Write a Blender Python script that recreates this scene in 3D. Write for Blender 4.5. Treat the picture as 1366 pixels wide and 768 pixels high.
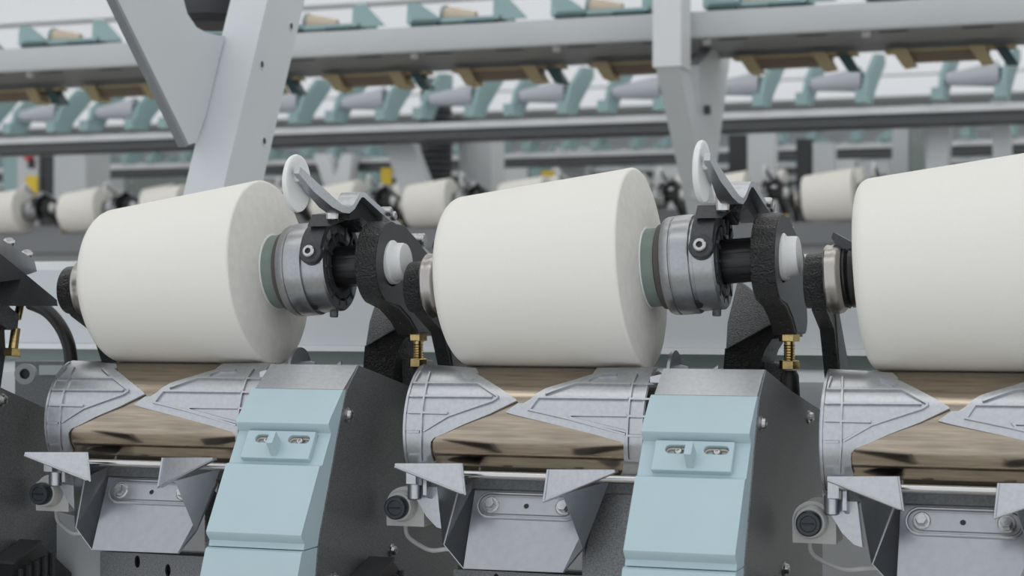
import bpy, bmesh, math, random
import numpy as np
from mathutils import Vector, Matrix
random.seed(4)
scn = bpy.context.scene
for o in list(bpy.data.objects): bpy.data.objects.remove(o)
COL = scn.collection

# ------------------------------------------------------------------ camera
FPX, YAW, PITCH, DEP = 2450.0, math.radians(19.2), math.radians(0.6), 1.433
FW = np.array([-math.sin(YAW)*math.cos(PITCH), math.cos(YAW)*math.cos(PITCH), math.sin(PITCH)])
RT = np.array([math.cos(YAW), math.sin(YAW), 0.0])
UP = np.cross(RT, FW)
CP = -(FW*DEP + RT*(700-683)/FPX*DEP + UP*(384-540)/FPX*DEP)
cd = bpy.data.cameras.new('camera'); cam = bpy.data.objects.new('camera', cd); COL.objects.link(cam)
cam.matrix_world = Matrix(((RT[0], UP[0], -FW[0], CP[0]), (RT[1], UP[1], -FW[1], CP[1]), (RT[2], UP[2], -FW[2], CP[2]), (0, 0, 0, 1)))
cd.sensor_width = 36.0; cd.lens = 36.0*FPX/1366.0; cd.clip_start = 0.05; cd.clip_end = 200
cd.dof.use_dof = True; cd.dof.focus_distance = 1.46; cd.dof.aperture_fstop = 11.0
scn.camera = cam
# ------------------------------------------------------------------ world, exposure
w = bpy.data.worlds.new('world'); scn.world = w; w.use_nodes = True
w.node_tree.nodes['Background'].inputs[0].default_value = (0.93, 0.96, 1.0, 1)
w.node_tree.nodes['Background'].inputs[1].default_value = 1.0
scn.view_settings.view_transform = 'Standard'; scn.view_settings.look = 'None'
scn.view_settings.gamma = 1.0; scn.view_settings.use_curve_mapping = False
scn.view_settings.exposure = 0.0
LAMP = 1.8          # emission of the ceiling tube lights

P = 0.33            # pitch of the winding heads
DY, DZ, DR = 0.042, -0.0220, 0.0500     # drum axis (y, z) and radius
# ------------------------------------------------------------------ pixel -> place
def ray(x, y): return FW + RT*(x-683)/FPX + UP*(384-y)/FPX
def onplane(x, y, ax, v):
    d = ray(x, y); t = (v-CP[ax])/d[ax]; return CP+t*d
def PX(x, y, X, k=0):                    # local (y,z) in the plane X of head k
    r = onplane(x, y, 0, X+k*P); return (r[1], r[2])
def PY(x, y, Y): return onplane(x, y, 1, Y)
def PCYL(x, y, r):                       # (x, angle) on the drum-cover cylinder of the middle head
    d = ray(x, y); o = CP-np.array([0, DY, DZ]); a = d[1]**2+d[2]**2; b = o[1]*d[1]+o[2]*d[2]; c = o[1]**2+o[2]**2-r*r
    D = b*b-a*c; t = (-b-math.sqrt(D))/a if D > 0 else -b/a
    p = CP+t*d
    return p[0], math.atan2(p[2]-DZ, -(p[1]-DY))

# ------------------------------------------------------------------ materials
def mat(name, col, rough=0.5, metal=0.0, noise=None, bump=None, stretch=None, spec=0.5, emit=None, coat=0.0, trans=0.0):
    m = bpy.data.materials.new(name); m.use_nodes = True; nt = m.node_tree; b = nt.nodes['Principled BSDF']
    b.inputs['Base Color'].default_value = (*col, 1); b.inputs['Roughness'].default_value = rough; b.inputs['Metallic'].default_value = metal
    b.inputs['Specular IOR Level'].default_value = spec
    if coat: b.inputs['Coat Weight'].default_value = coat; b.inputs['Coat Roughness'].default_value = 0.15
    if trans: b.inputs['Transmission Weight'].default_value = trans
    if emit: b.inputs['Emission Color'].default_value = (*col, 1); b.inputs['Emission Strength'].default_value = emit
    tc = nt.nodes.new('ShaderNodeTexCoord'); src = tc.outputs['Object']
    if stretch:
        mp = nt.nodes.new('ShaderNodeMapping'); mp.inputs['Scale'].default_value = stretch; nt.links.new(src, mp.inputs[0]); src = mp.outputs[0]
    if noise:
        sc, amt, detail = noise
        n = nt.nodes.new('ShaderNodeTexNoise'); n.inputs['Scale'].default_value = sc; n.inputs['Detail'].default_value = detail; nt.links.new(src, n.inputs['Vector'])
        r = nt.nodes.new('ShaderNodeMapRange'); r.inputs[1].default_value = 0.3; r.inputs[2].default_value = 0.7; r.inputs[3].default_value = 1-amt; r.inputs[4].default_value = 1+amt
        nt.links.new(n.outputs[0], r.inputs[0])
        mx = nt.nodes.new('ShaderNodeVectorMath'); mx.operation = 'SCALE'; mx.inputs[0].default_value = col; nt.links.new(r.outputs[0], mx.inputs[3])
        nt.links.new(mx.outputs[0], b.inputs['Base Color'])
        r2 = nt.nodes.new('ShaderNodeMapRange'); r2.inputs[3].default_value = max(rough-amt*0.35, 0.03); r2.inputs[4].default_value = rough+amt*0.35
        nt.links.new(n.outputs[0], r2.inputs[0]); nt.links.new(r2.outputs[0], b.inputs['Roughness'])
    if bump:
        sc, st, dist = bump
        n2 = nt.nodes.new('ShaderNodeTexNoise'); n2.inputs['Scale'].default_value = sc; n2.inputs['Detail'].default_value = 3; nt.links.new(src, n2.inputs['Vector'])
        bp = nt.nodes.new('ShaderNodeBump'); bp.inputs['Strength'].default_value = st; bp.inputs['Distance'].default_value = dist
        nt.links.new(n2.outputs[0], bp.inputs['Height']); nt.links.new(bp.outputs[0], b.inputs['Normal'])
    return m
M = dict(
    yarn=mat('yarn', (0.80, 0.785, 0.735), 0.9, 0, noise=(700, 0.03, 4), bump=(260, 0.10, 0.0006), stretch=(9, 1, 1), spec=0.15),
    yarn_face=mat('yarn_face', (0.74, 0.73, 0.69), 0.9, 0, noise=(120, 0.04, 3), spec=0.15),
    cast=mat('cast_aluminium', (0.50, 0.515, 0.54), 0.32, 0.9, noise=(300, 0.07, 5), bump=(900, 0.05, 0.0003)),
    cup=mat('machined_aluminium', (0.38, 0.39, 0.405), 0.30, 0.92, noise=(300, 0.07, 5)),
    sheet=mat('stamped_sheet', (0.37, 0.38, 0.405), 0.29, 0.92, noise=(160, 0.05, 5)),
    galv=mat('galvanised_panel', (0.20, 0.207, 0.215), 0.45, 0.65, noise=(800, 0.40, 3)),
    galv_dark=mat('dark_frame_steel', (0.10, 0.105, 0.11), 0.5, 0.5, noise=(600, 0.25, 3)),
    teal=mat('teal_plastic', (0.42, 0.545, 0.585), 0.42, 0, noise=(14, 0.03, 2), bump=(1600, 0.05, 0.0003)),
    teal_bg=mat('teal_creel_plastic', (0.30, 0.44, 0.45), 0.5, 0),
    teal_dark=mat('dark_teal_plastic', (0.03, 0.075, 0.08), 0.5, 0),
    black=mat('black_cast_iron', (0.010, 0.0105, 0.012), 0.24, 0, noise=(300, 0.25, 3), bump=(620, 1.0, 0.005), spec=0.8),
    blackface=mat('black_machined_face', (0.050, 0.053, 0.058), 0.40, 0.3, noise=(400, 0.2, 4), bump=(900, 0.1, 0.0004)),
    blackp=mat('black_plastic', (0.013, 0.013, 0.014), 0.3, 0, bump=(500, 0.08, 0.0004)),
    castdark=mat('dark_cast_bracket', (0.15, 0.153, 0.158), 0.45, 0.4, noise=(900, 0.5, 4), bump=(800, 0.9, 0.002)),
    drum=mat('polished_drum', (0.37, 0.315, 0.25), 0.15, 1.0, noise=(40, 0.22, 5), stretch=(0.6, 8, 8)),
    chrome=mat('chrome', (0.58, 0.58, 0.575), 0.2, 1.0),
    nickel=mat('brushed_nickel', (0.42, 0.40, 0.38), 0.28, 1.0, noise=(200, 0.04, 4), stretch=(6, 0.5, 0.5)),
    zinc=mat('zinc_screw', (0.50, 0.50, 0.50), 0.28, 1.0, noise=(300, 0.1, 2)),
    brass=mat('yellow_zinc', (0.50, 0.38, 0.17), 0.22, 1.0, noise=(400, 0.2, 2)),
    white=mat('white_plastic', (0.78, 0.79, 0.79), 0.45, 0),
    offwhite=mat('grey_white_plastic', (0.62, 0.62, 0.61), 0.5, 0),
    green=mat('green_tube', (0.20, 0.25, 0.225), 0.55, 0, noise=(120, 0.06, 3)),
    dark_gap=mat('dark_brown_gap', (0.09, 0.08, 0.075), 0.6, 0),
    paint=mat('light_grey_paint', (0.57, 0.60, 0.62), 0.42, 0.0, noise=(5, 0.03, 2)),
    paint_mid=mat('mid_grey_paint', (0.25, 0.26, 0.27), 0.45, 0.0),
    paint_white=mat('white_painted_steel', (0.70, 0.72, 0.74), 0.4, 0.0),
    greygreen=mat('grey_green_strip', (0.27, 0.32, 0.305), 0.5, 0.0),
    rubber=mat('black_rubber', (0.012, 0.012, 0.013), 0.45, 0),
    knob=mat('blue_black_knob', (0.03, 0.036, 0.045), 0.35, 0, noise=(300, 0.3, 3)),
    tube_grey=mat('blue_grey_tube', (0.47, 0.50, 0.55), 0.45, 0),
    tube_pale=mat('pale_tube', (0.62, 0.66, 0.74), 0.45, 0),
    tan=mat('tan_paper', (0.58, 0.49, 0.39), 0.7, 0),
    tan2=mat('tan_bracket', (0.46, 0.38, 0.22), 0.6, 0),
    brown=mat('brown_bar', (0.20, 0.155, 0.115), 0.6, 0),
    ceil=mat('ceiling_white', (0.80, 0.81, 0.82), 0.8, 0),
    wall=mat('wall_grey', (0.42, 0.44, 0.45), 0.8, 0),
    floor=mat('floor_grey', (0.48, 0.46, 0.42), 0.35, 0, noise=(3, 0.06, 3)),
    lamp=mat('tube_light', (1.0, 0.99, 0.97), 0.5, 0, emit=LAMP),
    ceiling_glow=mat('added_ceiling_glow', (0.93, 0.96, 1.0), 0.6, 0, emit=0.50),  # glow of the added ceiling panels
    lampbody=mat('luminaire_body', (0.75, 0.75, 0.75), 0.5, 0),
    yellow=mat('yellow_sign', (0.80, 0.58, 0.04), 0.5, 0),
    red=mat('red_button', (0.60, 0.03, 0.05), 0.4, 0),
    darkcol=mat('charcoal_duct', (0.035, 0.037, 0.042), 0.5, 0),
)

# ------------------------------------------------------------------ object helpers
def link(o, parent=None):
    COL.objects.link(o)
    if parent: o.parent = parent
    return o
def thing(name, label, cat, base=(0, 0, 0), group=None):
    o = bpy.data.objects.new(name, None); link(o); o.location = base; o.empty_display_size = 0.02
    tag(o, label, cat, group); return o
def tag(o, label=None, cat=None, group=None, kind=None):
    if label: o['label'] = label
    if cat: o['category'] = cat
    if group: o['group'] = group
    if kind: o['kind'] = kind
    return o
def wpos(o):
    v = Vector((0, 0, 0))
    while o is not None: v += o.location; o = o.parent
    return v
def put(name, bm, m, parent=None, smooth=True, bevel=0.0, seg=2, angle=35):
    if bevel:
        ed = [e for e in bm.edges if len(e.link_faces) == 2 and e.calc_face_angle(0) > math.radians(30)]
        bmesh.ops.bevel(bm, geom=ed, offset=bevel, offset_type='OFFSET', segments=seg, affect='EDGES', profile=0.5, clamp_overlap=True)
    bmesh.ops.recalc_face_normals(bm, faces=bm.faces)
    me = bpy.data.meshes.new(name); bm.to_mesh(me); bm.free()
    me.materials.append(M[m])
    if smooth:
        me.shade_smooth(); me.set_sharp_from_angle(angle=math.radians(angle))
    o = bpy.data.objects.new(name, me); link(o, parent)
    if parent: o.location = -wpos(parent)
    return o
def prism(pts, vec, bm=None):
    bm = bm or bmesh.new(); vec = Vector(vec)
    a = [bm.verts.new(Vector(p)) for p in pts]; b = [bm.verts.new(Vector(p)+vec) for p in pts]; n = len(a)
    bm.faces.new(a); bm.faces.new(b[::-1])
    for i in range(n): bm.faces.new((a[i], b[i], b[(i+1) % n], a[(i+1) % n]))
    return bm
def prism_x(yz, x0, x1, bm=None): return prism([(x0, y, z) for y, z in yz], (x1-x0, 0, 0), bm)
def prism_y(xz, y0, y1, bm=None): return prism([(x, y0, z) for x, z in xz], (0, y1-y0, 0), bm)
def box(x0, x1, y0, y1, z0, z1, bm=None): return prism([(x0, y0, z0), (x1, y0, z0), (x1, y1, z0), (x0, y1, z0)], (0, 0, z1-z0), bm)
def sheet(pts, t):
    p = [Vector(q) for q in pts]; n = (p[1]-p[0]).cross(p[2]-p[0]).normalized(); return prism([q-n*t/2 for q in p], n*t)
def hull(pts, bm=None):
    bm = bm or bmesh.new(); vs = [bm.verts.new(Vector(p)) for p in pts]; r = bmesh.ops.convex_hull(bm, input=vs)
    bmesh.ops.delete(bm, geom=[v for v in bm.verts if not v.link_faces], context='VERTS'); return bm
def frame(axis):
    a = Vector(axis).normalized(); u = a.cross(Vector((0, 0, 1)))
    if u.length < 1e-4: u = Vector((1, 0, 0))
    u.normalize(); return a, u, a.cross(u)
def lathe(prof, org, axis, seg=40, bm=None, closed=False):
    bm = bm or bmesh.new(); a, u, v = frame(axis); org = Vector(org); rings = []
    for s, r in prof:
        if r < 1e-6: rings.append([bm.verts.new(org+a*s)])
        else: rings.append([bm.verts.new(org+a*s+(u*math.cos(t)+v*math.sin(t))*r) for t in [2*math.pi*i/seg for i in range(seg)]])
    for q in range(len(rings)-1 + (1 if closed else 0)):
        A, B = rings[q], rings[(q+1) % len(rings)]
        for i in range(seg):
            j = (i+1) % seg
            if len(A) == 1 and len(B) == 1: continue
            if len(A) == 1: bm.faces.new((A[0], B[i], B[j]))
            elif len(B) == 1: bm.faces.new((A[i], B[0], A[j]))
            else: bm.faces.new((A[i], B[i], B[j], A[j]))
    return bm
def cyl(p0, p1, r, seg=24, bm=None, ch=0.0):
    p0, p1 = Vector(p0), Vector(p1); L = (p1-p0).length
    pr = [(0, 0), (0, r-ch), (ch, r), (L-ch, r), (L, r-ch), (L, 0)] if ch else [(0, 0), (0, r), (L, r), (L, 0)]
    return lathe(pr, p0, p1-p0, seg, bm)
def tube(path, r, seg=10, bm=None):
    bm = bm or bmesh.new(); p = [Vector(q) for q in path]; rings = []
    t0 = (p[1]-p[0]).normalized(); _, u, v = frame(t0)
    for i, q in enumerate(p):
        t = (p[min(i+1, len(p)-1)]-p[max(i-1, 0)]).normalized()
        u = (u-t*u.dot(t)).normalized(); v = t.cross(u)
        rings.append([bm.verts.new(q+(u*math.cos(a)+v*math.sin(a))*r) for a in [2*math.pi*k/seg for k in range(seg)]])
    for A, B in zip(rings, rings[1:]):
        for i in range(seg): bm.faces.new((A[i], B[i], B[(i+1) % seg], A[(i+1) % seg]))
    bm.faces.new(rings[0][::-1]); bm.faces.new(rings[-1]); return bm
def smoothpath(pts, n=6):
    p = [Vector(q) for q in pts]; out = []
    for i in range(len(p)-1):
        a, b, c, d = p[max(i-1, 0)], p[i], p[i+1], p[min(i+2, len(p)-1)]
        for k in range(n):
            t = k/n; out.append(0.5*((2*b)+(c-a)*t+(2*a-5*b+4*c-d)*t*t+(3*b-a-3*c+d)*t**3))
    return out+[p[-1]]
def hexa(p0, p1, r, bm=None): return lathe([(0, 0), (0, r*0.92), (0.0006, r), ((Vector(p1)-Vector(p0)).length-0.0006, r), ((Vector(p1)-Vector(p0)).length, r*0.92), ((Vector(p1)-Vector(p0)).length, 0)], p0, Vector(p1)-Vector(p0), 6, bm)
def holed(outer, holes, org, u, v, t, bm=None):
    """flat plate with holes: 2-D loops in the frame (org,u,v), thickness t along u x v"""
    bm = bm or bmesh.new(); u, v, org = Vector(u).normalized(), Vector(v).normalized(), Vector(org); n = u.cross(v)
    es = []
    for L in [outer]+holes:
        vs = [bm.verts.new(org+u*a+v*b) for a, b in L]
        es += [bm.edges.new((vs[i], vs[(i+1) % len(vs)])) for i in range(len(vs))]
    r = bmesh.ops.triangle_fill(bm, edges=es, use_beauty=True, use_dissolve=False)
    fs = [g for g in r['geom'] if isinstance(g, bmesh.types.BMFace)]
    ex = bmesh.ops.extrude_face_region(bm, geom=fs)
    bmesh.ops.translate(bm, vec=n*t, verts=[g for g in ex['geom'] if isinstance(g, bmesh.types.BMVert)])
    return bm
def capsule(x0, x1, y, r, n=8):
    return [(x1+r*math.cos(a), y+r*math.sin(a)) for a in [-math.pi/2+math.pi*i/n for i in range(n+1)]]+[(x0+r*math.cos(a), y+r*math.sin(a)) for a in [math.pi/2+math.pi*i/n for i in range(n+1)]]
def circle(cx, cy, r, n=24, a0=0.0): return [(cx+r*math.cos(a0+2*math.pi*i/n), cy+r*math.sin(a0+2*math.pi*i/n)) for i in range(n)]
def copy_tree(o, parent=None):
    c = o.copy(); COL.objects.link(c); c.parent = parent
    for ch in o.children: copy_tree(ch, c)
    return c
def place(root, off, label, group=None):
    c = copy_tree(root); c.location = Vector(root.location)+Vector(off); c['label'] = label
    if group: c['group'] = group
    return c
HEAD = {-1: 'on the head beside the tilted arm', 0: 'on the second head from the tilted arm', 1: 'on the third head from the tilted arm'}

# ------------------------------------------------------------------ hall shell
FLOOR = -0.95; CEIL = 2.9
def struct(name, bm, m): return tag(put(name, bm, m, smooth=False), kind='structure')
struct('floor', box(-24, 16, -2.2, 24, FLOOR-0.1, FLOOR), 'floor')
struct('ceiling', box(-24, 16, -1.6, 24, CEIL, CEIL+0.1), 'ceil')
struct('wall_back', box(-24, 16, 24, 24.2, FLOOR, CEIL), 'wall')
struct('wall_left', box(-24.2, -24, -2.2, 24, FLOOR, CEIL), 'wall')
lroot = thing('ceiling_light', 'long white tube light in the rows under the hall ceiling', 'light', (0, 0, CEIL-0.40), 'tube lights under the ceiling')
put('tube', box(-1.46, 1.46, -0.16, 0.16, CEIL-0.40, CEIL-0.34), 'lamp', lroot, False, 0.02, 2)
for sx in (-1.2, 1.2): put('hanger_rod', cyl((sx, 0, CEIL-0.345), (sx, 0, CEIL), 0.008, 8), 'lampbody', lroot)
LZ = CEIL-0.40
first = True
for y in [-0.9, 0.6, 2.1, 3.8, 5.6, 7.6, 9.8]:
    for x in [-14.0, -10.5, -7.0, -3.5, 0.0, 3.5]:
        if y < 6 and x < -9: continue
        if first: lroot.location = (x, y, LZ); first = False
        else: c = copy_tree(lroot); c.location = (x, y, LZ)

for i in range(5):  # glowing panels added under the ceiling to brighten the far hall
    sk = struct('ceiling_glow_panel', box(-23.5, 15.5, 12.2+2.3*i, 14.2+2.3*i, CEIL-0.012, CEIL-0.002), 'ceiling_glow')
    sk.name = 'added_glow_panel_%d' % (i+1)
# ------------------------------------------------------------------ machine in front: base and frame
bm = box(-1.6, 1.2, 0.06, 0.30, FLOOR, -0.20)
mb = thing('machine_cabinet', 'dark steel cabinet carrying the row of winding heads', 'machine cabinet', (-0.2, 0.18, FLOOR))
put('cabinet', bm, 'galv_dark', mb, False)

# rail behind the heads
rl = thing('rear_rail', 'light grey horizontal rail with grey green strip running behind the heads', 'rail', (-0.2, 0.46, FLOOR))
put('rail_face', prism_x([(0.42, 0.036), (0.42, 0.118), (0.426, 0.126), (0.50, 0.130), (0.50, 0.03), (0.425, 0.03)], -2.2, 1.4), 'paint', rl, True, 0.0015)
put('ledge', box(-2.2, 1.4, 0.405, 0.46, 0.030, 0.0355), 'paint_white', rl, False, 0.001)
put('strip', box(-2.2, 1.4, 0.424, 0.45, 0.016, 0.030), 'greygreen', rl, False)
put('lower_shelf', prism_x([(0.36, 0.0), (0.36, 0.006), (0.42, 0.016), (0.45, 0.016), (0.45, -0.04), (0.37, -0.04)], -2.2, 1.4), 'paint', rl, True, 0.001)
for x in (-1.9, -0.9, 0.1, 1.1):
    put('rail_leg', box(x-0.03, x+0.03, 0.44, 0.50, FLOOR, 0.03), 'paint_mid', rl, False, 0.002)

# ------------------------------------------------------------------ leaning post with gusset (behind first head)
XL = -0.587
def pxl(x, y, X=XL): return PX(x, y, X)
base = (XL+0.025, 0.35, 0.0)
lp = thing('frame_post', 'leaning light grey frame post with bolt holes and triangular gusset plate', 'frame post', (XL+0.025, 0.46, 0.10))
a0 = pxl(316, -40); a1 = pxl(232, 280)
XR = XL+0.05
r0 = PX(366, -40, XR); r1 = PX(416, -40, XR); r2 = PX(342, 280, XR); r3 = PX(291, 280, XR)
dv = ((r1[0]-r0[0]), (r1[1]-r0[1]))
dn = Vector((0, r0[0]-r3[0], r0[1]-r3[1])).normalized()
def ext(p, t): return (p[0]+dn.y*t, p[1]+dn.z*t)
foot3, foot2 = ext(r3, -0.03), ext(r2, -0.03)
top0, top1 = ext(r0, 0.10), ext(r1, 0.10)
po = put('post', prism_x([top0, top1, foot2, foot3], XL, XR), 'paint', lp, True, 0.004, 3)
for (hx, hy) in ((349, 86), (352, 188), (388, 35)):
    y, z = PX(hx, hy, XR); put('bolt_hole', cyl((XR-0.001, y, z), (XR+0.0006, y, z), 0.0040, 14), 'rubber', lp)
    put('hole_rim', lathe([(0, 0.004), (0.0012, 0.0043), (0.0012, 0.0062), (0, 0.0066)], (XR-0.0002, y, z), (1, 0, 0), 18), 'paint', lp)
G = [pxl(144, -20, XL+0.006), pxl(248, 194, XL+0.006), pxl(262, 190, XL+0.006), pxl(276, 150, XL+0.006), pxl(300, 48, XL+0.006)]
arc = [pxl(x, y, XL+0.006) for x, y in ((278, 45), (262, 36), (250, 18), (244, -4), (240, -20))]
put('gusset_plate', prism_x(G+arc, XL-0.002, XL+0.006), 'paint', lp, True, 0.0012)
put('gusset_flange', prism_x([pxl(143, -20, XL+0.006), pxl(147, -20, XL+0.006), pxl(251, 192, XL+0.006), pxl(248, 196, XL+0.006)], XL-0.004, XL+0.0065), 'paint_mid', lp, True, 0.001)
# dark duct seen through the gusset cut-out
dd = thing('cable_duct', 'dark ribbed duct seen through the gusset cut-out', 'duct', (XL-0.10, 0.75, 0.36))
c0 = PY(283, 10, 0.80)
put('duct_body', lathe([(-0.045, 0), (-0.045, 0.045), (-0.035, 0.055)]+[(-0.03+0.01*i, 0.058 if i % 2 else 0.055) for i in range(30)]+[(0.28, 0)], (c0[0], 0.80, c0[2]+0.02), (0, 0, 1), 28), 'darkcol', dd)

# ------------------------------------------------------------------ winding heads
def local(p): return (p[0], p[1], p[2])
RL = {-1: 0.0674, 0: 0.0698, 1: 0.0736}; RR = {-1: 0.0795, 0: 0.0808, 1: 0.0845}; XLE = {-1: -0.0740, 0: -0.0772, 1: -0.0752}
PSI = math.radians(8.7)
def pcent(R): return (DY+(DR+R)*math.sin(PSI), DZ+(DR+R)*math.cos(PSI))
def package(k):
    xl, xr = XLE[k], 0.0787
    yl, zl = pcent(RL[k]); yr, zr = pcent(RR[k])
    A = Vector((xl, yl, zl)); B = Vector((xr, yr, zr)); ax = (B-A).normalized(); L = (B-A).length
    # keep the lower generatrix just on the drum
    root = thing('yarn_package', ('cream conical yarn package ' + {-1: 'before the leaning post, ', 0: 'between two others, ', 1: 'fattest of three, '}[k] + HEAD[k]), 'yarn package', (k*P, yl, FLOOR*0+zl-RL[k]))
    off = Vector((k*P, 0, 0))
    rl, rr = RL[k], RR[k]; sl = (rr-rl)/L; c = 0.0105
    prof = [(0.006, 0), (0.005, 0.020), (0.0008, rl*0.55), (0, rl-c-0.003)]
    for i in range(1, 9):
        t = i/8*math.pi/2; prof.append((c-c*math.cos(t), rl-c+c*math.sin(t)+sl*c*(i/8)))
    N = 26
    for i in range(1, N): s = c+(L-c-0.0022)*i/N; prof.append((s, rl+sl*s))
    e = 0.0022
    for i in range(0, 5):
        t = i/4*math.pi/2; prof.append((L-e+e*math.sin(t), rr-e+e*math.cos(t)-0.0*sl))
    body = put('yarn_body', lathe(prof, A+off, ax, 96), 'yarn', root, True, 0, 2, 50)
    put('yarn_end_face', lathe([(L, rr-e), (L+0.0022, rr*0.78), (L+0.004, rr*0.55), (L+0.0048, 0.0325), (L+0.002, 0.0318)], A+off, ax, 96), 'yarn_face', root)
    t = put('paper_tube', lathe([(L-0.002, 0.0285), (L-0.002, 0.0316), (L+0.0158, 0.0312), (L+0.0158, 0.0285)], A+off, ax, 64, None, True), 'green', root)
    t['label'] = 'grey green paper tube end'
    put('tube_lip', lathe([(L+0.0040, 0.0314), (L+0.0052, 0.0328), (L+0.0060, 0.0326), (L+0.0062, 0.0312)], A+off, ax, 64), 'white', root)
    return root
packs = {k: package(k) for k in (-1, 0, 1)}

# --- drum
def drum():
    root = thing('winding_drum', 'polished bronze winding drum under the package ' + HEAD[0], 'drum', (0, DY, DZ-DR), None)
    put('drum_shell', lathe([(-0.0955, 0), (-0.0955, DR-0.002), (-0.0935, DR), (0.0935, DR), (0.0955, DR-0.002), (0.0955, 0)], (0, DY, DZ), (1, 0, 0), 128), 'drum', root, True, 0, 2, 40)
    put('shaft', cyl((-0.104, DY, DZ), (-0.0955, DY, DZ), 0.009, 20), 'chrome', root)
    put('shaft', cyl((0.0955, DY, DZ), (0.106, DY, DZ), 0.009, 20), 'chrome', root)
    return root
PROTO = []
PROTO.append((drum(), 'polished bronze winding drum under the package '))

# --- drum covers: sheets wrapped round the drum
RCO, RCI = 0.0526, 0.0506
def cpx(x, y): X, a = PCYL(510+x/3.903, 470+y/3.903, RCO); return (X, min(a, math.radians(80)))
def wrapmesh(bm, r0):
    amin = min(v.co.y for v in bm.verts); amax = max(v.co.y for v in bm.verts); st = math.radians(4)
    n = int((amax-amin)/st)+1
    for i in range(1, n):
        a = amin+(amax-amin)*i/n
        bmesh.ops.bisect_plane(bm, geom=bm.verts[:]+bm.edges[:]+bm.faces[:], plane_co=(0, a, 0), plane_no=(0, 1, 0), dist=1e-7)
    for v in bm.verts:
        r = r0+v.co.z; a = v.co.y; x = v.co.x
        v.co = (x, DY-r*math.cos(a), DZ+r*math.sin(a))
    return bm
def wrapplate(pts, t=0.002):
    bm = bmesh.new(); vs = [bm.verts.new((x, a*RCO, 0)) for x, a in pts]
    f = bm.faces.new(vs); f.normal_update(); bmesh.ops.triangulate(bm, faces=[f], ngon_method='EAR_CLIP')
    for v in bm.verts: v.co.y /= RCO
    ex = bmesh.ops.extrude_face_region(bm, geom=bm.faces[:]); bmesh.ops.translate(bm, vec=(0, 0, -t), verts=[g for g in ex['geom'] if isinstance(g, bmesh.types.BMVert)])
    return wrapmesh(bm, RCO)
def wraprib(pts, wd=0.0025, h=0.0022):
    bm = bmesh.new()
    q = [Vector((x, a*RCO)) for x, a in pts]
    n = len(q); L = []; Rr = []
    for i in range(n):
        d0 = (q[i]-q[i-1]).normalized() if i else (q[1]-q[0]).normalized(); d1 = (q[i+1]-q[i]).normalized() if i < n-1 else d0
        d = (d0+d1).normalized(); nn = Vector((-d.y, d.x)); k = wd/2/max(0.5, nn.dot(Vector((-d0.y, d0.x))))
        L.append(q[i]+nn*k); Rr.append(q[i]-nn*k)
    def ring(i, s=1.0):
        a, b = L[i], Rr[i]; m_ = (a+b)/2
        ta, tb = m_+(a-m_)*0.6, m_+(b-m_)*0.6
        return [bm.verts.new((p.x, p.y/RCO, z)) for p, z in ((a, -0.0004), (ta, h), (tb, h), (b, -0.0004))]
    R_ = [ring(i) for i in range(n)]
    for A, B in zip(R_, R_[1:]):
        for i in range(4): bm.faces.new((A[i], B[i], B[(i+1) % 4], A[(i+1) % 4]))
    bm.faces.new(R_[0][::-1]); bm.faces.new(R_[-1])
    return wrapmesh(bm, RCO)
XLC, XRC = -0.0985, 0.0985
AT = math.radians(80); AB = math.radians(-52)
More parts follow.
